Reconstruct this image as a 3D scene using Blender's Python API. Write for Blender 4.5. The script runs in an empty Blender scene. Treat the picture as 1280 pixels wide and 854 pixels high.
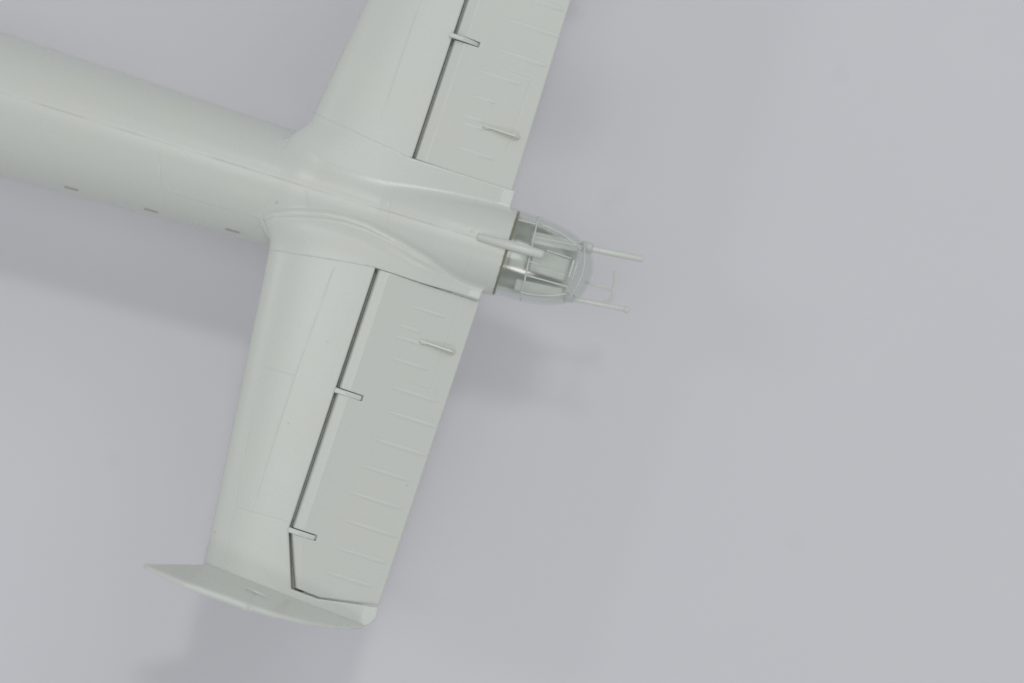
import bpy, math
import numpy as np
from mathutils import Vector, Matrix

# ------------------------------------------------------------------ camera, light, exposure
# 1 Blender unit = 1 cm. Shapes are written in tenths of a millimetre ("p") and scaled by S.
S = 0.01
HG = 430.0            # height of the tailplane surface above the table (p)
D = 3200.0            # camera distance above the tailplane (p)
sc = bpy.context.scene
sc.unit_settings.system = 'METRIC'
sc.unit_settings.scale_length = 0.01
cam = bpy.data.cameras.new('camera')
camo = bpy.data.objects.new('camera', cam)
sc.collection.objects.link(camo)
sc.camera = camo
camo.location = (0, 0, (HG + D) * S)
cam.sensor_width = 36
cam.lens = 36 * D / 1280.0
cam.clip_start = 0.5
cam.clip_end = 500
cam.dof.use_dof = True
cam.dof.focus_distance = (D + 6) * S
cam.dof.aperture_fstop = 0.045

w = bpy.data.worlds.new('World')
sc.world = w
w.use_nodes = True
bg = w.node_tree.nodes['Background']
bg.inputs[0].default_value = (0.95, 0.965, 1.0, 1)
bg.inputs[1].default_value = 0.37


def lamp(name, az, el, dist, size, power, col=(1, 1, 1), target=(0, 0, 2)):
    l = bpy.data.lights.new(name, 'AREA')
    l.shape = 'DISK'
    l.size = size
    l.energy = power
    l.color = col
    o = bpy.data.objects.new(name, l)
    sc.collection.objects.link(o)
    a, e = math.radians(az), math.radians(el)
    d = Vector((math.sin(a) * math.cos(e), math.cos(a) * math.cos(e), math.sin(e)))
    o.location = Vector(target) + d * dist
    o.rotation_euler = d.to_track_quat('Z', 'Y').to_euler()
    return o


lamp('key_lamp', 20, 70, 90, 5, 8200, (1, 0.985, 0.95))          # photo lamp high behind the model (top of the picture)
lamp('soft_box_right', 45, 52, 100, 44, 7000, (0.98, 0.99, 1.0))
lamp('strip_lamp_left', -72, 53, 95, 13, 3000, (0.98, 0.99, 1.0))
lamp('overhead_box', -90, 84, 90, 26, 6200, (0.99, 1.0, 0.99))
lamp('front_box', 190, 60, 90, 14, 4600, (1, 0.99, 0.97))
sc.view_settings.view_transform = 'Standard'
sc.view_settings.look = 'None'
sc.view_settings.exposure = 0.09
sc.view_settings.gamma = 1.0
sc.view_settings.use_curve_mapping = False

# ------------------------------------------------------------------ materials


class NT:
    def __init__(self, name):
        self.m = bpy.data.materials.new(name)
        self.m.use_nodes = True
        self.t = self.m.node_tree
        self.b = self.t.nodes['Principled BSDF']
        self.out = self.t.nodes['Material Output']

    def n(self, kind, **kw):
        nd = self.t.nodes.new(kind)
        for k, v in kw.items():
            setattr(nd, k, v)
        return nd

    def put(self, sock, v):
        if isinstance(v, bpy.types.NodeSocket):
            self.t.links.new(v, sock)
        else:
            sock.default_value = v

    def math(self, op, a, b=None, c=None, clamp=False):
        nd = self.n('ShaderNodeMath', operation=op)
        nd.use_clamp = clamp
        self.put(nd.inputs[0], a)
        if b is not None:
            self.put(nd.inputs[1], b)
        if c is not None:
            self.put(nd.inputs[2], c)
        return nd.outputs[0]

    def noise(self, vec, scale, detail=3, rough=0.5):
        nd = self.n('ShaderNodeTexNoise')
        self.put(nd.inputs['Vector'], vec)
        nd.inputs['Scale'].default_value = scale
        nd.inputs['Detail'].default_value = detail
        nd.inputs['Roughness'].default_value = rough
        return nd.outputs['Fac']

    def mix(self, fac, a, b):
        nd = self.n('ShaderNodeMix', data_type='RGBA')
        self.put(nd.inputs[0], fac)
        for s, v in ((nd.inputs[6], a), (nd.inputs[7], b)):
            self.put(s, v if isinstance(v, bpy.types.NodeSocket) else (*v, 1))
        return nd.outputs[2]

    def segs(self, X, Y, lines, width, soft):
        """mask (1 on the line) for a list of segments in object space (p)"""
        acc = None
        for (x0, y0, x1, y1) in lines:
            L = math.hypot(x1 - x0, y1 - y0)
            tx, ty = (x1 - x0) / L, (y1 - y0) / L
            px = self.math('SUBTRACT', X, x0 * S)
            py = self.math('SUBTRACT', Y, y0 * S)
            al = self.math('ADD', self.math('MULTIPLY', px, tx), self.math('MULTIPLY', py, ty))
            pe = self.math('ABSOLUTE', self.math('SUBTRACT', self.math('MULTIPLY', py, tx), self.math('MULTIPLY', px, ty)))
            ov = self.math('SUBTRACT', self.math('ABSOLUTE', self.math('SUBTRACT', al, L * S / 2)), L * S / 2)
            d = self.math('MAXIMUM', pe, ov)
            acc = d if acc is None else self.math('MINIMUM', acc, d)
        mr = self.n('ShaderNodeMapRange')
        self.put(mr.inputs[0], acc)
        mr.inputs[1].default_value = width * S
        mr.inputs[2].default_value = (width + soft) * S
        mr.inputs[3].default_value = 1
        mr.inputs[4].default_value = 0
        return mr.outputs[0]


PLASTIC = (0.666, 0.699, 0.662)


def plastic(name, lines=(), seams=(), spots=(), tint=(1, 1, 1)):
    k = NT(name)
    tc = k.n('ShaderNodeTexCoord')
    P = tc.outputs['Object']
    sp = k.n('ShaderNodeSeparateXYZ')
    k.put(sp.inputs[0], P)
    X, Y = sp.outputs[0], sp.outputs[1]
    base = tuple(a * b for a, b in zip(PLASTIC, tint))
    warm = (base[0] * 1.03, base[1] * 1.01, base[2] * 0.93)
    n1 = k.noise(P, 1.1, 4, 0.55)
    col = k.mix(k.math('MULTIPLY', k.math('SUBTRACT', n1, 0.35, clamp=True), 1.4, clamp=True), base, warm)
    # scattered tiny specks in the moulded plastic
    vo = k.n('ShaderNodeTexVoronoi', feature='F1')
    k.put(vo.inputs['Vector'], P)
    vo.inputs['Scale'].default_value = 3.2
    sm = k.math('LESS_THAN', vo.outputs['Distance'], 0.028)
    cs = k.n('ShaderNodeSeparateColor')
    k.put(cs.inputs[0], vo.outputs['Color'])
    sm = k.math('MULTIPLY', sm, k.math('GREATER_THAN', cs.outputs[0], 0.72))
    col = k.mix(k.math('MULTIPLY', sm, 0.14), col, (0.30, 0.33, 0.26))
    n2 = k.noise(P, 16, 4, 0.6)
    n3 = k.noise(P, 60, 2, 0.6)
    height = k.math('ADD', k.math('MULTIPLY', n2, 0.35), k.math('MULTIPLY', n3, 0.12))
    if lines:
        m = k.segs(X, Y, lines, 0.45, 0.9)
        brk = k.math('MULTIPLY', m, k.math('MULTIPLY_ADD', k.noise(P, 2.6, 2), 1.6, -0.25, clamp=True))
        height = k.math('SUBTRACT', height, k.math('MULTIPLY', brk, 0.5))
        col = k.mix(k.math('MULTIPLY', brk, 0.10), col, (0.32, 0.35, 0.31))
    if seams:
        m = k.segs(X, Y, seams, 0.3, 1.3)
        brk = k.math('MULTIPLY', m, k.math('MULTIPLY_ADD', k.noise(P, 1.9, 3), 2.6, -0.75, clamp=True))
        col = k.mix(k.math('MULTIPLY', brk, 0.4), col, (0.42, 0.43, 0.30))
        height = k.math('SUBTRACT', height, k.math('MULTIPLY', brk, 0.4))
    for (x, y, r) in spots:
        dx = k.math('SUBTRACT', X, x * S)
        dy = k.math('SUBTRACT', Y, y * S)
        d = k.math('SQRT', k.math('ADD', k.math('MULTIPLY', dx, dx), k.math('MULTIPLY', dy, dy)))
        mr = k.n('ShaderNodeMapRange')
        k.put(mr.inputs[0], d)
        mr.inputs[1].default_value = 0
        mr.inputs[2].default_value = r * S
        mr.inputs[3].default_value = 0.38
        mr.inputs[4].default_value = 0
        col = k.mix(mr.outputs[0], col, (0.30, 0.32, 0.12))
    bp = k.n('ShaderNodeBump')
    bp.inputs['Strength'].default_value = 0.35
    bp.inputs['Distance'].default_value = 0.012
    k.put(bp.inputs['Height'], height)
    k.put(k.b.inputs['Base Color'], col)
    k.put(k.b.inputs['Normal'], bp.outputs[0])
    k.put(k.b.inputs['Roughness'], k.math('MULTIPLY_ADD', n1, 0.10, 0.23))
    k.b.inputs['IOR'].default_value = 1.5
    k.b.inputs['Specular IOR Level'].default_value = 0.5
    k.b.inputs['Subsurface Weight'].default_value = 0.12
    k.b.inputs['Subsurface Radius'].default_value = (0.05, 0.05, 0.04)
    k.b.inputs['Subsurface Scale'].default_value = 1.0
    return k.m


def paper():
    k = NT('white_paper')
    tc = k.n('ShaderNodeTexCoord')
    P = tc.outputs['Object']
    sp = k.n('ShaderNodeSeparateXYZ')
    k.put(sp.inputs[0], P)
    X, Y = sp.outputs[0], sp.outputs[1]
    n = k.noise(P, 0.35, 4, 0.6)
    col = k.mix(n, (0.725, 0.73, 0.765), (0.745, 0.748, 0.78))
    for (x, y, r, a) in ((4.1, 3.35, .05, .6), (1.19, 1.82, .05, .5), (1.35, 1.84, .055, .6), (1.2, 1.66, .06, .3), (3.55, -2.5, .055, .34),
                         (-4.98, -1.5, .05, .6), (1.03, -.12, .065, .36), (2.9, 1.8, .05, .12), (2.2, -1.7, .04, .12), (4.4, -.9, .04, .1)):
        dx = k.math('SUBTRACT', X, x * (1 + HG / D))
        dy = k.math('SUBTRACT', Y, y * (1 + HG / D))
        d = k.math('SQRT', k.math('ADD', k.math('MULTIPLY', dx, dx), k.math('MULTIPLY', dy, dy)))
        d = k.math('ADD', d, k.math('MULTIPLY', k.math('SUBTRACT', k.noise(P, 14, 2), 0.5), 0.08))
        mr = k.n('ShaderNodeMapRange')
        k.put(mr.inputs[0], d)
        mr.inputs[1].default_value = 0
        mr.inputs[2].default_value = r
        mr.inputs[3].default_value = a
        mr.inputs[4].default_value = 0
        col = k.mix(mr.outputs[0], col, (0.2, 0.2, 0.2))
    bp = k.n('ShaderNodeBump')
    bp.inputs['Strength'].default_value = 0.2
    bp.inputs['Distance'].default_value = 0.01
    k.put(bp.inputs['Height'], k.noise(P, 40, 4, 0.6))
    k.put(k.b.inputs['Normal'], bp.outputs[0])
    k.put(k.b.inputs['Base Color'], col)
    k.b.inputs['Roughness'].default_value = 0.85
    k.b.inputs['Specular IOR Level'].default_value = 0.15
    return k.m


def clear(name, rough=0.02, tint=(0.97, 0.98, 0.97)):
    k = NT(name)
    k.b.inputs['Base Color'].default_value = (*tint, 1)
    k.b.inputs['Transmission Weight'].default_value = 1
    k.b.inputs['Roughness'].default_value = rough
    k.b.inputs['IOR'].default_value = 1.49
    tc = k.n('ShaderNodeTexCoord')
    bp = k.n('ShaderNodeBump')
    bp.inputs['Strength'].default_value = 0.15
    bp.inputs['Distance'].default_value = 0.01
    k.put(bp.inputs['Height'], k.noise(tc.outputs['Object'], 5, 2))
    k.put(k.b.inputs['Normal'], bp.outputs[0])
    return k.m


# ------------------------------------------------------------------ implicit surfaces -> meshes (all in p: u aft, y = -v, w up)
def sstep(a, b, x):
    t = np.clip((x - a) / (b - a), 0, 1)
    return t * t * (3 - 2 * t)


def smin(a, b, k):
    h = np.clip(0.5 + 0.5 * (b - a) / k, 0, 1)
    return b * (1 - h) + a * h - k * h * (1 - h)


def smax(a, b, k):
    return -smin(-a, -b, k)


def poly_sd(px, py, poly):
    """signed distance to a polygon, negative inside"""
    d = np.full(np.shape(px), 1e18)
    s = np.ones(np.shape(px))
    n = len(poly)
    for i in range(n):
        ax, ay = poly[i]
        bx, by = poly[i - 1]
        ex, ey = bx - ax, by - ay
        wx, wy = px - ax, py - ay
        t = np.clip((wx * ex + wy * ey) / (ex * ex + ey * ey), 0, 1)
        d = np.minimum(d, (wx - ex * t) ** 2 + (wy - ey * t) ** 2)
        c1, c2, c3 = py >= ay, py < by, ex * wy > ey * wx
        flip = (c1 & c2 & c3) | (~c1 & ~c2 & ~c3)
        s = np.where(flip, -s, s)
    return s * np.sqrt(d)


def nets(f, lo, hi, h):
    ax = [np.arange(lo[i], hi[i] + h, h) for i in range(3)]
    X, Y, Z = np.meshgrid(*ax, indexing='ij')
    V = f(X, Y, Z).astype(np.float32)
    nx, ny, nz = V.shape
    ins = V < 0
    # crossing points averaged per cell
    acc = np.zeros((nx - 1, ny - 1, nz - 1, 3), np.float32)
    cnt = np.zeros((nx - 1, ny - 1, nz - 1), np.float32)
    for a in range(3):
        s0 = [slice(None)] * 3
        s1 = [slice(None)] * 3
        s0[a] = slice(0, -1)
        s1[a] = slice(1, None)
        A, B = V[tuple(s0)], V[tuple(s1)]
        cr = (A < 0) != (B < 0)
        t = np.where(cr, A / np.where(cr, A - B, 1), 0)
        b, c = [i for i in range(3) if i != a]
        for ob in (0, 1):
            for oc in (0, 1):
                sl = [slice(None)] * 3
                sl[b] = slice(ob, ob + acc.shape[b])
                sl[c] = slice(oc, oc + acc.shape[c])
                m = cr[tuple(sl)]
                acc[..., a] += np.where(m, t[tuple(sl)], 0)
                acc[..., b] += np.where(m, ob, 0)
                acc[..., c] += np.where(m, oc, 0)
                cnt += m
    act = cnt > 0
    idx = -np.ones(act.shape, np.int64)
    idx[act] = np.arange(act.sum())
    ijk = np.argwhere(act)
    pos = (ijk + acc[act] / cnt[act][:, None]) * h + np.array(lo)
    quads = []
    for a in range(3):
        b, c = (a + 1) % 3, (a + 2) % 3
        s0 = [slice(None)] * 3
        s1 = [slice(None)] * 3
        s0[a] = slice(0, -1)
        s1[a] = slice(1, None)
        A, B = ins[tuple(s0)], ins[tuple(s1)]
        e = np.argwhere(A != B)
        ok = (e[:, b] > 0) & (e[:, c] > 0) & (e[:, b] < V.shape[b] - 1) & (e[:, c] < V.shape[c] - 1)
        e = e[ok]
        up = A[tuple(e.T)]
        q = []
        for (ob, oc) in ((-1, -1), (0, -1), (0, 0), (-1, 0)):
            g = e.copy()
            g[:, b] += ob
            g[:, c] += oc
            q.append(idx[tuple(g.T)])
        q = np.stack(q, 1)
        q[~up] = q[~up][:, ::-1]
        quads.append(q)
    quads = np.concatenate(quads)
    quads = quads[(quads >= 0).all(1)]

    def grad(p, e=0.35):
        g = np.zeros_like(p)
        for i in range(3):
            o = np.zeros(3)
            o[i] = e
            g[:, i] = (f(*(p + o).T) - f(*(p - o).T)) / (2 * e)
        return g
    for _ in range(2):
        g = grad(pos)
        gg = np.maximum((g * g).sum(1), 0.05)
        st = -(f(*pos.T) / gg)[:, None] * g
        l = np.linalg.norm(st, axis=1, keepdims=True)
        st *= np.minimum(1, 0.45 * h / np.maximum(l, 1e-9))
        pos = pos + st
    g = grad(pos, 0.6)
    g /= np.maximum(np.linalg.norm(g, axis=1, keepdims=True), 1e-9)
    return pos, quads, g


def fmesh(name, f, lo, hi, h, off=(0, 0, HG)):
    pos, quads, g = nets(f, lo, hi, h)
    me = bpy.data.meshes.new(name)
    v = (pos + np.array(off)) * S
    me.vertices.add(len(v))
    me.vertices.foreach_set('co', v.astype(np.float32).ravel())
    me.loops.add(quads.size)
    me.loops.foreach_set('vertex_index', quads.astype(np.int32).ravel())
    me.polygons.add(len(quads))
    me.polygons.foreach_set('loop_start', np.arange(0, quads.size, 4, dtype=np.int32))
    me.polygons.foreach_set('loop_total', np.full(len(quads), 4, np.int32))
    me.update(calc_edges=True)
    me.shade_smooth()
    me.normals_split_custom_set_from_vertices(g.astype(np.float32).tolist())
    return me


def obj(name, me, m, parent=None, rz=0.0):
    o = bpy.data.objects.new(name, me)
    sc.collection.objects.link(o)
    if me is not None and m is not None and not me.materials:
        me.materials.append(m)
    o.parent = parent
    o.rotation_euler.z = rz
    return o


def pmesh(name, verts, faces, smooth=False):
    me = bpy.data.meshes.new(name)
    me.from_pydata([tuple(c * S for c in v) for v in verts], [], faces)
    me.update()
    if smooth:
        me.shade_smooth()
    return me


def tube(name, pts, rad, n=16):
    """swept round bar with rounded ends; pts in p (u, y, w)"""
    P = [Vector(p) for p in pts]
    R = rad if isinstance(rad, (list, tuple)) else [rad] * len(P)
    # rounded ends
    t0 = (P[0] - P[1]).normalized()
    t1 = (P[-1] - P[-2]).normalized()
    r0, r1 = R[0], R[-1]
    P = [P[0] + t0 * r0 * .5, P[0] + t0 * r0 * .35] + P + [P[-1] + t1 * r1 * .35, P[-1] + t1 * r1 * .5]
    R = [r0 * .55, r0 * .85] + list(R) + [r1 * .85, r1 * .55]
    vs, fs = [], []
    for i, p in enumerate(P):
        t = (P[min(i + 1, len(P) - 1)] - P[max(i - 1, 0)]).normalized()
        a = t.cross(Vector((0, 0, 1)))
        if a.length < 1e-3:
            a = t.cross(Vector((0, 1, 0)))
        a.normalize()
        b = t.cross(a)
        for j in range(n):
            an = 2 * math.pi * j / n
            vs.append(p + a * R[i] * math.cos(an) + b * R[i] * math.sin(an))
    for i in range(len(P) - 1):
        for j in range(n):
            fs.append((i * n + j, i * n + (j + 1) % n, (i + 1) * n + (j + 1) % n, (i + 1) * n + j))
    fs.append(tuple(range(n))[::-1])
    fs.append(tuple((len(P) - 1) * n + j for j in range(n)))
    return pmesh(name, vs, fs, True)


# ------------------------------------------------------------------ setting
bmv = [(-9000, -9000, 0), (9000, -9000, 0), (9000, 9000, 0), (-9000, 9000, 0)]
table = obj('tabletop', pmesh('tabletop', bmv, [(0, 1, 2, 3)]), paper())
table['kind'] = 'structure'

# ------------------------------------------------------------------ the model aircraft
root = bpy.data.objects.new('model_aircraft', None)
sc.collection.objects.link(root)
root.location = ((492 - 640) * S, (427 - 266) * S, 0)
root.rotation_euler.z = math.radians(-17.3)
root.empty_display_size = 0.5
root['label'] = 'pale grey-green plastic model aircraft tail with clear gun turret, above white paper'
root['category'] = 'model aircraft'
RZ = -0.019           # the tailplane sits a hair askew on the fuselage


def uv(x, y):
    dx, dy = x - 492, y - 266
    return (.9548 * dx + .2974 * dy, -.2974 * dx + .9548 * dy)


def seg(x0, y0, x1, y1):
    a, b = uv(x0, y0), uv(x1, y1)
    return (a[0], -a[1], b[0], -b[1])


def segt(x0, y0, x1, y1):      # the same for the tailplane's frame
    a, b = uv(x0, y0), uv(x1, y1)
    return (a[0] + .019 * a[1], -a[1], b[0] + .019 * b[1], -b[1])


# --- aerofoil of the tailplane
def u_le(v):
    return -146 + .118 * v


def half_t(u, v):
    le = u_le(v)
    c = 137 - le
    x = np.clip((u - le) / c, 0, 1)
    q = c / 275.0
    yt = 5 * .125 * (.2969 * np.sqrt(x) - .1260 * x - .3516 * x ** 2 + .2843 * x ** 3 - .1036 * x ** 4)
    return np.maximum(yt * c - .2, np.where(x > .5, 2.2, -1.0)), np.where(u < le, le - u, -1.0)


WC = -17.0


def foil(u, v, wz, lower=0.0):
    t, out = half_t(u, v)
    d = np.abs(wz - WC) - t
    # softened gradient near the nose so that the level set stays round
    return np.where(out > 0, np.sqrt(out ** 2 + (wz - WC) ** 2), d)


# --- fuselage with root fairings
FU = np.array([-1500, -537, -142, 0, 148, 400.])
FA1 = np.array([92, 75, 64.5, 59, 51.5, 38.])
FA2 = np.array([124, 105, 86, 75, 61.5, 45.])
FB = np.array([112, 92, 76, 68, 53, 38.])


def crown(u):
    return np.interp(u, [-1500, -150, -20, 60, 148, 400], [5, 5, 6.5, 12, 16, 22])


def fus_ab(u):
    return np.interp(u, FU, FA1), np.interp(u, FU, FA2), np.interp(u, FU, FB)


def ell(u, y, wz, inset=0.0):
    v = -y
    a1, a2, b = fus_ab(u)
    a = a1 + (a2 - a1) * sstep(-40, 40, v) if False else np.where(v < 0, a1, a2)
    a = a - inset
    b2 = b - inset
    wc = crown(u) - b
    r = np.sqrt((v / a) ** 2 + ((wz - wc) / b2) ** 2)
    return (r - 1) * np.minimum(a, b2)


def joint_v(u):
    return 72 + np.clip(-u, 0, 140) * .14


LIP = np.array([uv(*q) for q in ((318, 282), (326, 268), (345, 261), (375, 260), (410, 262), (435, 267), (460, 275), (500, 295), (540, 318), (600, 358))])


def fus(u, y, wz):
    f = ell(u, y, wz)
    f = np.maximum(f, u - 148)
    v = np.abs(y)
    up = u + .019 * (-y)
    # the leading edge flares forward into the fuselage side
    ext = 15 * (1 - sstep(50, 82, v))
    shift = ext * (1 - sstep(-140, -60, up))
    fo = foil(up + shift, v, wz)
    fo = smax(fo, v - joint_v(up) - .4, 2.4)
    fo = smax(fo, up - 136.0, 1.5)
    # shelf under the elevator's edge
    t, _ = half_t(up, v)
    sh = np.maximum(np.maximum(np.maximum(wz - (WC + t - 9), (WC - t + 1) - wz), v - 75.5), np.maximum(up - 134, 2 - up))
    f = smin(f, fo, 6 + 7 * (1 - sstep(-135, -100, u)))
    # raised lip of the root fairing
    cv = np.interp(u, LIP[:, 0], LIP[:, 1])
    m = (y < 0) * (wz > -60) * sstep(-166, -146, u) * (1 - sstep(45, 105, u))
    vs = -y - cv
    f = f + m * (1.2 * np.exp(-((vs - 5) / 4.0) ** 2) - 2.6 * sstep(8.5, 13.5, vs) * (1 - sstep(16, 60, vs)))
    f = np.minimum(f, sh)
    f = np.maximum(f, u - 149)
    inner = np.maximum(ell(u, y, wz, 4.5), 96 - u)
    return np.maximum(f, -inner)


pl_fus = plastic('plastic_fuselage',
                 lines=[seg(199, 190, 202, 262), seg(590, 318, 576, 352), seg(600, 228, 594, 254), seg(623, 236, 617, 256),
                        seg(570, 340, 562, 360), seg(488, 250, 482, 285), seg(383, 240, 386, 262), seg(180, 232, 330, 276)],
                 seams=[seg(-200, 53, 100, 146), seg(100, 146, 400, 239), seg(400, 239, 600, 299)],
                 spots=[(seg(346, 253, 350, 253)[0], seg(346, 253, 350, 253)[1], 3.0), (seg(590, 290, 591, 290)[0], seg(590, 290, 591, 290)[1], 3.0)])
me = fmesh('fuselage', fus, (-1050, -130, -225), (153, 108, 26), 2.0)
fuselage = obj('fuselage', me, pl_fus, root)

# --- stabilizers and their tips
STAB = [(-200, 96), (-4, 68.5), (-3, 72.3), (0, 72.3), (0, 418), (26.5, 487.5), (62, 489), (138, 476), (139, 490), (134, 500), (122, 507), (100, 510), (-86, 496), (-200, 490)]


def make_stab(sgn):
    def f(u, y, wz):
        v = -y * sgn
        d = foil(u, v, wz + 0.7)
        p = poly_sd(u, v, STAB)
        d = smax(d, p, 1.6)
        # shelf that closes the gap below the elevator's nose
        t, _ = half_t(u, v)
        sh = np.maximum(np.maximum(wz - (WC + t - 20), (WC - t + 1) - wz), np.maximum(p - 3.2, np.maximum(-8 - u, 74 - v)))
        return np.minimum(d, sh)
    ys = sorted((-sgn * 64, -sgn * 516))
    return fmesh('stabilizer', f, (-142, ys[0], -42), (143, ys[1], 4), 1.6)


pl_low = plastic('plastic_stabilizer_near',
                 lines=[segt(417, 336, 368, 471), segt(368, 471, 328, 596), segt(328, 596, 314, 641), segt(330, 461, 368, 471), segt(314, 518, 279, 704),
                        segt(293, 636, 359, 653)],
                 spots=[(*segt(409, 428, 410, 428)[:2], 2.2), (*segt(267, 668, 268, 668)[:2], 2.2), (*segt(360, 530, 361, 530)[:2], 2)])
pl_upp = plastic('plastic_stabilizer_far', lines=[segt(530, -14, 498, 82), segt(498, 82, 475, 152)])
stab_n = obj('stabilizer', make_stab(1), pl_low, root, RZ)
stab_n['label'] = 'tailplane half with the end fin in view'
stab_f = obj('stabilizer', make_stab(-1), pl_upp, root, RZ)
stab_f['label'] = 'tailplane half that runs out of the picture'

# --- elevators
ELV = [(1.5, 72.7), (1.5, 419), (30, 485), (63, 487.2), (140, 474.6), (140, 70.8), (98, 72.4)]
HR = 13.6             # nose radius at the hinge


def elev_t(u, v, te, cham=6.0):
    q = .82 + .18 * (1 - (v - 74) / 412)
    r = HR * q
    # nose moves aft along the cut-back outer end
    s = 2.2 + np.clip((v - 419) / 66, 0, 1) * 26.8
    x = u - s
    t0 = np.where(x < 7, np.sqrt(np.maximum(49 - (7 - x) ** 2, 0)) / 7 * r, r)
    t0 = np.minimum(t0, r - cham + cham * np.clip(x / 15.5, 0, 1))
    lin = r - (r - 1.6) * np.clip((u - 3.5 - HR) / (te - 3.5 - HR), 0, 1) ** .93
    return np.minimum(t0, lin)


def make_elev(sgn, te, defl, slot, cham):
    ca, sa = math.cos(defl), math.sin(defl)

    def loc(u, wz):
        du, dw = u - 14, wz - WC
        return 14 + du * ca + dw * sa, -du * sa + dw * ca

    def f(u, y, wz):
        v = -y * sgn
        ul, wl = loc(u, wz)
        d = np.abs(wl) - elev_t(ul, v, te(v), cham)
        p = poly_sd(ul, v, ELV)
        p = np.maximum(p, ul - te(v))
        d = smax(d, p, 1.3)
        for vv in (233.5, 418):
            b = np.maximum(np.abs(v - vv + (.6 if sgn > 0 else 0)) - slot, ul - 35.5)
            d = smax(d, -b, .8)
        return d
    ys = sorted((-sgn * 70, -sgn * 492))
    return fmesh('elevator', f, (-1, ys[0], -44), (143, ys[1], 12), 1.6), loc


def te_low(v):
    return 137 + 0 * v


def te_upp(v):
    return 131.5 - .022 * (v - 74)


def rib_mesh(L):
    hw, hh = 3.0, 0.8
    st = [(0, .05, 0), (.15, .55, .5), (.4, .9, .9), (.75, 1, 1), (.93, .8, .7), (1, .05, 0)]
    vs, fs = [], []
    for (x, a, b) in st:
        vs += [(x * L, hw * a, -.1), (x * L, hw * a * .35, hh * b * .55), (x * L, -hw * a * .1, hh * b), (x * L, -hw * a * .5, hh * b * .6), (x * L, -hw * a, -.1)]
    for i in range(len(st) - 1):
        for j in range(4):
            k = i * 5 + j
            fs.append((k, k + 5, k + 6, k + 1))
    return pmesh('rib', vs, fs, True)


RIB = {}


def add_ribs(par, sgn, te, defl, ribs, mat):
    for (x0, y0, x1, y1) in ribs:
        a = segt(x0, y0, x1, y1)
        u0, u1 = a[0], a[2]
        v = abs(a[1] + a[3]) / 2
        L = int(round((u1 - u0) / 10) * 10)
        if L not in RIB:
            RIB[L] = rib_mesh(L)
        o = obj('rib', RIB[L], mat, par)
        t0 = float(elev_t(np.array(u0), np.array(v), te(v)))
        t1 = float(elev_t(np.array(u0 + L), np.array(v), te(v)))
        sl = math.atan2(t0 - t1, L)
        ca, sa = math.cos(defl), math.sin(defl)
        du = u0 - 14
        o.location = ((14 + du * ca - t0 * sa) * S, -sgn * v * S, (HG + WC + du * sa + t0 * ca) * S)
        o.rotation_euler.y = sl - defl


pl_el = plastic('plastic_elevator_near', lines=[(113, -78, 113, -196), (80, -196, 113, -196)], spots=[(*segt(551, 391, 552, 391)[:2], 1.5), (*segt(508, 606, 509, 606)[:2], 2)])
pl_eu = plastic('plastic_elevator_far', lines=[(110, 120, 110, 214), (70, 214, 110, 214)])
DEF_L, DEF_U = math.radians(-5.0), math.radians(-1.0)
me, _ = make_elev(1, te_low, DEF_L, 3.7, 2.6)
elev_n = obj('elevator', me, pl_el, root, RZ)
elev_n['label'] = 'ribbed elevator beside the end fin in view'
me, _ = make_elev(-1, te_upp, DEF_U, 3.3, 2.5)
elev_f = obj('elevator', me, pl_eu, root, RZ)
elev_f['label'] = 'ribbed elevator running out of the picture, trailing edge raised'
pl = plastic('plastic_small_parts')
add_ribs(elev_n, 1, te_low, DEF_L, [(510, 381, 560, 395), (498, 406, 528, 414), (490, 419, 526, 428), (487, 446, 533, 460), (482, 481, 546, 500), (481, 513, 548, 533),
                                    (459, 546, 532, 568), (447, 580, 514, 601), (428, 613, 505, 636), (424, 649, 498, 671), (418, 684, 488, 706), (402, 713, 472, 737)], pl)
add_ribs(elev_f, -1, te_upp, DEF_U, [(632, -14, 706, 9), (625, 20, 698, 40), (618, 59, 684, 78), (594, 87, 652, 101), (591, 118, 622, 127), (578, 142, 604, 150), (577, 152, 602, 159),
                                     (562, 180, 620, 197)], pl)


# hinge brackets, trim tab rods
def bracket(par, v, top, tip, half=2.4):
    z1 = HG + top
    z0 = HG - 26
    prof = [(-3, z0, z1), (14, z0, z1), (26, z0, z1 - tip * .45), (34, z0 + 8, z1 - tip)]
    vs, fs = [], []
    for i, (x, a, b) in enumerate(prof):
        k = half * (1 if i < 2 else (.97 if i == 2 else .9))
        vs += [(x, -v - k, a), (x, -v + k, a), (x, -v + k * .9, b - .5), (x, -v + k * .5, b), (x, -v - k * .5, b), (x, -v - k * .9, b - .5)]
    n = 6
    for i in range(3):
        for j in range(n):
            fs.append((i * n + j, i * n + (j + 1) % n, (i + 1) * n + (j + 1) % n, (i + 1) * n + j))
    fs += [tuple(range(n))[::-1], tuple(3 * n + j for j in range(n))]
    obj('hinge_bracket', pmesh('hinge_bracket', vs, fs), pl, par)


for v in (233.5, 418):
    bracket(stab_n, v, -5.0, 3.5, 3.5)
    bracket(stab_f, -v, 2.5, 13, 3.0)


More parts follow.
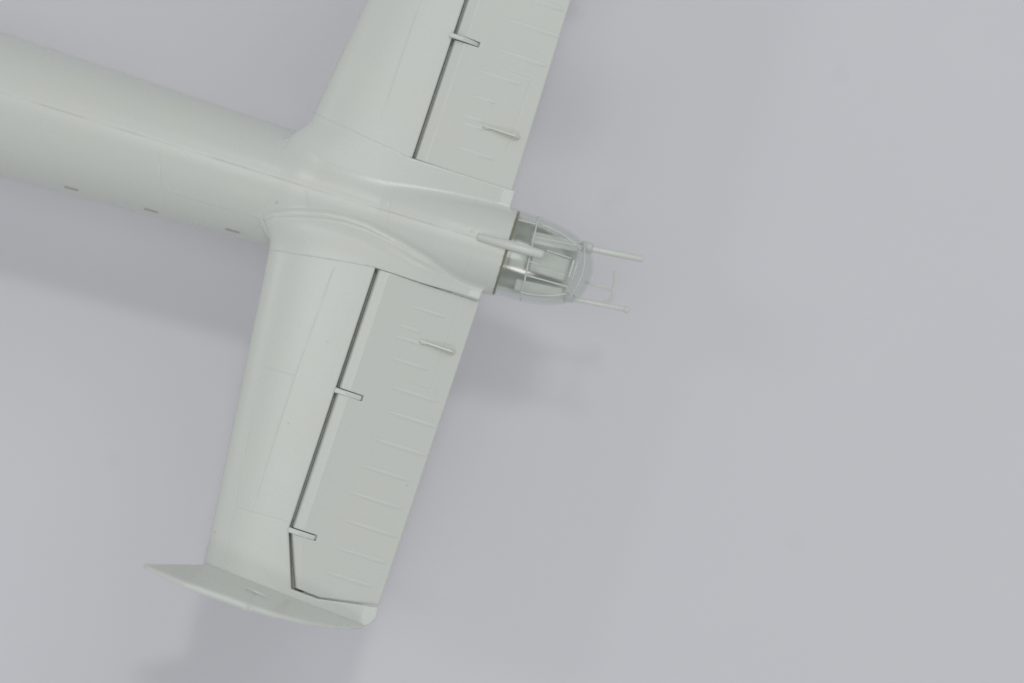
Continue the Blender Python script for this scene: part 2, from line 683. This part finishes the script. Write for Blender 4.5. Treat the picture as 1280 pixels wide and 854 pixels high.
def rod(par, sgn, u0, u1, v, te, defl):
    ca, sa = math.cos(defl), math.sin(defl)

    def top(u, hgt):
        t = float(elev_t(np.array(u), np.array(abs(v)), te(abs(v)))) + hgt
        return (14 + (u - 14) * ca - t * sa, -v, HG + WC + (u - 14) * sa + t * ca)
    # thin blade that rises towards the trailing edge, on a small lug
    side = [(0, -1), (0, 3.2), (u1 - u0 - 7, 11.5), (u1 - u0 - 2, 12.5), (u1 - u0 + 3, 9), (u1 - u0 + 4, -1)]
    bv = []
    for s_ in (-1, 1):
        for (du, h) in side:
            q = top(u0 + du, h)
            bv.append((q[0], q[1] + s_ * (1.7 if h < 2 else 1.15), q[2]))
    n = len(side)
    bf = [tuple(range(n)), tuple(range(n, 2 * n))[::-1]] + [(i, i + n, (i + 1) % n + n, (i + 1) % n) for i in range(n)]
    bl = obj('trim_blade', pmesh('trim_blade', bv, bf), pl, par)
    q = top(u0 + 5, 0)
    obj('lug', tube('lug', [(q[0] - 3, q[1] - 2.2, q[2] + 1), (q[0], q[1] - 1.2, q[2] + 2.6), (q[0] + 4, q[1] - 1.5, q[2] + 1.6)], [1.6, 2.0, 1.4], 10), pl, bl)


rod(elev_n, 1, 81, 124, 141.5, te_low, DEF_L)
rod(elev_f, -1, 72, 116, -139.5, te_upp, DEF_U)

# --- end fins with rudders
FIN = [(-87, 0), (-152, 70), (-145, 77), (-95, 84), (-12, 78), (-12, -330), (-62, -316), (-94, -260), (-100, -120)]  # fin and rudder: unseen lower halves stretched down to deepen the ground shadow
RUD = [(-15, 77.0), (25, 71), (60, 58), (95, 36), (117, 17), (127, 0), (120, -120), (104, -250), (62, -314), (-15, -329)]


def fin_fn(sgn, poly, thin=0.0):
    def f(u, y, wz):
        v = -y * sgn
        v0 = 499.5 + .045 * (u - 8) + np.where(wz > 0, .22, .08) * wz
        t = 4.6 - 2.6 * np.clip((u - 0) / 118, 0, 1) - 2.2 * np.clip((-70 - u) / 80, 0, 1)
        d = np.abs(v - v0) - t + thin
        p = poly_sd(u, wz, poly)
        return smax(d, p, np.where(np.abs(u + 12) < 6, .5, 4.5))
    return f


for sgn, st in ((1, stab_n), (-1, stab_f)):
    ys = sorted((-sgn * 450, -sgn * 528))
    fin = obj('fin', fmesh('fin', fin_fn(sgn, FIN), (-155, ys[0], -334), (-8, ys[1], 92), 1.6), pl, root, RZ)
    obj('rudder', fmesh('rudder', fin_fn(sgn, RUD, .35), (-18, ys[0], -334), (131, ys[1], 92), 1.6), pl, fin)
    obj('hinge_knuckle', tube('hinge_knuckle', [(-26, -sgn * 499, HG + 34), (-10, -sgn * 500, HG + 34), (8, -sgn * 502.5, HG + 34)], [.8, 2.1, .7], 12), pl, fin)

# --- slots along the fuselage flank
slot_m = NT('dark_slot')
slot_m.b.inputs['Base Color'].default_value = (0.40, 0.405, 0.39, 1)
slot_m.b.inputs['Roughness'].default_value = 0.7
for (x, y) in ((81, 233), (182, 261), (286, 287)):
    u, v = uv(x, y)
    a1, a2, b = (float(q) for q in fus_ab(u))
    v = 110 + (v - 110) * 1.013
    cs = min(v / a2, .985)
    wz = float(crown(u)) - b + b * math.sqrt(1 - cs * cs)
    nrm = Vector((0, -cs / a2, (math.sqrt(1 - cs * cs)) / b)).normalized()
    tan = Vector((0, nrm.z, -nrm.y))
    c = Vector((u, -v, HG + wz))
    prof = [(-8.6, -1.2), (8.6, -1.2), (9.4, 0), (8.6, 1.2), (-8.6, 1.2), (-9.4, 0)]
    yaw = math.atan2((float(fus_ab(u + 50)[1]) - float(fus_ab(u - 50)[1])), 100)
    ax = Vector((math.cos(yaw), -math.sin(yaw) * cs, 0))
    vs = [c + ax * p + tan * q * 1.6 + nrm * .5 for p, q in prof] + [c + ax * p + tan * q * 1.6 - nrm * 2 for p, q in prof]
    fs = [tuple(range(6)), tuple(range(6, 12))[::-1]] + [(i, i + 6, (i + 1) % 6 + 6, (i + 1) % 6) for i in range(6)]
    obj('window_slot', pmesh('window_slot', vs, fs), slot_m.m, fuselage)

# --- mast over the turret
obj('mast', tube('mast', [(112, 2.5, HG + 15), (150, 3.5, HG + 20), (192, 4.5, HG + 22)], [5.2, 6.3, 5.6], 20), pl, root)

# --- turret
TC = (150, -3.5, -38)
TA = (111, 55.5, 51)


def tfun(u, y, wz, ins=0.0):
    x = np.maximum(u - TC[0], 0) / (TA[0] - ins)
    yy = np.abs(y - TC[1]) / (TA[1] - ins)
    zz = np.abs(wz - TC[2]) / (TA[2] - ins)
    r = (x ** 2.7 + (yy ** 2.15 + zz ** 2.15) ** (2.7 / 2.15)) ** (1 / 2.7)
    return (r - 1) * 50


def tshell(u, y, wz):
    d = np.maximum(tfun(u, y, wz), -tfun(u, y, wz, 2.8))
    return np.maximum(d, 146.5 - u)


def dome():
    k = NT('clear_dome')
    k.t.nodes.remove(k.b)
    lw = k.n('ShaderNodeLayerWeight')
    lw.inputs['Blend'].default_value = 0.5
    tc = k.n('ShaderNodeTexCoord')
    bp = k.n('ShaderNodeBump')
    bp.inputs['Strength'].default_value = 0.12
    bp.inputs['Distance'].default_value = 0.02
    k.put(bp.inputs['Height'], k.noise(tc.outputs['Object'], 4, 2))
    k.put(lw.inputs['Normal'], bp.outputs[0])
    fac = k.math('MULTIPLY_ADD', k.math('POWER', lw.outputs['Facing'], 4.0), 0.5, 0.045)
    tr = k.n('ShaderNodeBsdfTransparent')
    tr.inputs[0].default_value = (0.955, 0.965, 0.955, 1)
    gl = k.n('ShaderNodeBsdfGlossy')
    gl.inputs['Color'].default_value = (1, 1, 1, 1)
    gl.inputs['Roughness'].default_value = 0.15
    k.put(gl.inputs['Normal'], bp.outputs[0])
    df = k.n('ShaderNodeBsdfDiffuse')
    df.inputs[0].default_value = (0.86, 0.87, 0.86, 1)
    m1 = k.n('ShaderNodeMixShader')
    k.put(m1.inputs[0], fac)
    k.t.links.new(tr.outputs[0], m1.inputs[1])
    k.t.links.new(gl.outputs[0], m1.inputs[2])
    m2 = k.n('ShaderNodeMixShader')
    k.put(m2.inputs[0], k.math('MULTIPLY_ADD', k.noise(tc.outputs['Object'], 3, 3), 0.07, 0.0))
    k.t.links.new(m1.outputs[0], m2.inputs[1])
    k.t.links.new(df.outputs[0], m2.inputs[2])
    k.t.links.new(m2.outputs[0], k.out.inputs[0])
    return k.m


glass = dome()
turret = obj('turret_glazing', fmesh('turret_glazing', tshell, (143, -64, -93), (264, 57, 16), 1.0), glass, root)
turret['label'] = 'clear rounded gun turret glazing'


def tsurf(u, y, off=0.6):
    """height of the glass's upper surface"""
    lo, hi = TC[2], 20.0
    for _ in range(40):
        m = (lo + hi) / 2
        if tfun(np.array(float(u)), np.array(float(y)), np.array(m)) < 0:
            lo = m
        else:
            hi = m
    return lo + off


frame_m = clear('frosted_frame', 0.4, (0.93, 0.95, 0.93))
frame_m.node_tree.nodes['Principled BSDF'].inputs['Transmission Weight'].default_value = 0.45


def frame(pts, r):
    obj('frame_bar', tube('frame_bar', [(u, y, HG + tsurf(u, y)) for u, y in pts], r, 8), frame_m, turret)


hoop = []
for i in range(25):
    a = math.pi * (.05 + .9 * i / 24)
    c_, s_ = math.cos(a), math.sin(a)
    k = (abs(c_) ** 2.15 + abs(s_) ** 2.15) ** (-1 / 2.15)
    hoop.append((179 + 5 * c_ * -1, TC[1] + TA[1] * .972 * k * c_, HG + TC[2] + TA[2] * .985 * k * s_))
obj('frame_bar', tube('frame_bar', hoop, 1.2, 8), frame_m, turret)
back = []
rim = []
for i in range(33):
    a = math.pi * (-.12 + 1.24 * i / 32)
    c_, s_ = math.cos(a), math.sin(a)
    k = (abs(c_) ** 2.15 + abs(s_) ** 2.15) ** (-1 / 2.15)
    if 3 < i < 29:
        back.append((248 - 11 * c_ * c_, TC[1] + 40 * k * c_, HG + TC[2] + 36.5 * k * s_))
    a1, a2, b = (float(q) for q in fus_ab(147))
    rim.append((149.2, ((a1 if c_ > 0 else a2) - 2.6) * c_, HG + float(crown(147)) - b + (b - 2.6) * s_))
obj('frame_bar', tube('frame_bar', back, .8, 8), frame_m, turret)
rim_mat = NT('olive_rim')
rim_mat.b.inputs['Base Color'].default_value = (0.24, 0.26, 0.15, 1)
rim_mat.b.inputs['Roughness'].default_value = 0.35
obj('mouth_ring', tube('mouth_ring', rim, 1.5, 8), rim_mat.m, turret)  # thin dark olive ring just inside the fuselage mouth
frame([(181 + 6 * i, -25.5 + .2 * i) for i in range(10)], 1.0)
frame([(178 + 6 * i, 23 + .7 * i) for i in range(11)], 1.0)
frame([(197 + 4 * i, -11.5) for i in range(9)], 0.9)
frame([(233, -11 + 3 * i) for i in range(8)], 1.2)
frame([(197 + 4 * i, 11.5) for i in range(9)], 0.9)
frame([(181 + 3 * i, -8) for i in range(5)], 0.9)
frame([(182 + 5 * i, 41 - .22 * i * i * .55) for i in range(12)], 0.9)
frame([(181 + 5 * i, -47 + .22 * i * i * .55) for i in range(12)], 0.9)
frame([(152 + 4 * i, 38 + .3 * i) for i in range(7)], 0.8)
frame([(238, -14 + 3 * i) for i in range(9)], 0.8)

# interior: floor, mount, guns
pl_in = plastic('plastic_interior_lightened', tint=(1.1, 1.1, 1.1))  # same plastic, colour lightened to make up for shade under the glass


def rbox(name, c, hx, hy, hz, r, par, mat, rot=0.0):
    def f(u, y, wz):
        qx, qy, qz = np.abs(u) - hx + r, np.abs(y) - hy + r, np.abs(wz) - hz + r
        return np.sqrt(np.maximum(qx, 0) ** 2 + np.maximum(qy, 0) ** 2 + np.maximum(qz, 0) ** 2) + np.minimum(np.maximum(qx, np.maximum(qy, qz)), 0) - r
    o = obj(name, fmesh(name, f, (-hx - 3, -hy - 3, -hz - 3), (hx + 3, hy + 3, hz + 3), 1.6, (0, 0, 0)), mat, par)
    o.location = (c[0] * S, c[1] * S, (HG + c[2]) * S)
    o.rotation_euler.z = rot
    return o


mount = rbox('gun_mount', (205, -3, -56), 24, 15, 12, 3, root, pl_in)


def tub(u, y, wz):
    d = np.maximum(tfun(u, y, wz, 6.0), -tfun(u, y, wz, 10.0))
    return np.maximum(np.maximum(d, wz + 52 + .08 * (u - 150)), np.maximum(147 - u, u - 236))


obj('turret_tub', fmesh('turret_tub', tub, (143, -64, -93), (240, 57, -45), 1.6), pl_in, root)
rbox('gunner_seat', (166, -3, -60), 12, 20, 4, 3, root, pl_in)
YAW = math.radians(5.6)
for (uu, yy, rr, ln, hz, flare) in ((243, 31.5, 4.4, 72, -36, False), (241, -35.5, 3.2, 75, -44, True)):
    dx, dy = math.cos(YAW), math.sin(YAW)
    g = obj('gun_barrel', tube('gun_barrel', [(uu - 12 * dx, yy - 12 * dy, HG + hz), (uu, yy, HG + hz), (uu + ln * .5 * dx, yy + ln * .5 * dy, HG + hz),
                                              (uu + ln * dx, yy + ln * dy, HG + hz)], [rr, rr, rr * .97, rr * .95], 18), pl, root)
    rbox('gun_body', (uu - 40 * dx, yy - 40 * dy - (1 if yy > 0 else -3), hz), 31, 7.5, 8, 2, root, pl, YAW)
    obj('collar', tube('collar', [(uu - 3, yy, HG + hz), (uu + 5, yy + .6, HG + hz)], rr * 1.7, 18), frame_m, g)
    if flare:
        ex, ey = uu + ln * dx, yy + ln * dy
        obj('muzzle_ring', tube('muzzle_ring', [(ex - 1, ey, HG + hz), (ex + 1.5, ey, HG + hz)], 4.3, 18), pl, g)
sg = obj('sight_bracket', tube('sight_bracket', [(256, -9.8, HG - 60), (275, -9.2, HG - 60), (292, -8.6, HG - 60)], 2.0, 10), pl, root)
obj('cross_bar', tube('cross_bar', [(288, 14, HG - 60), (291.5, 4, HG - 60), (293.5, -8, HG - 60), (294, -18, HG - 60), (292, -25, HG - 60), (286, -28, HG - 60)], 2.1, 10), pl, sg)
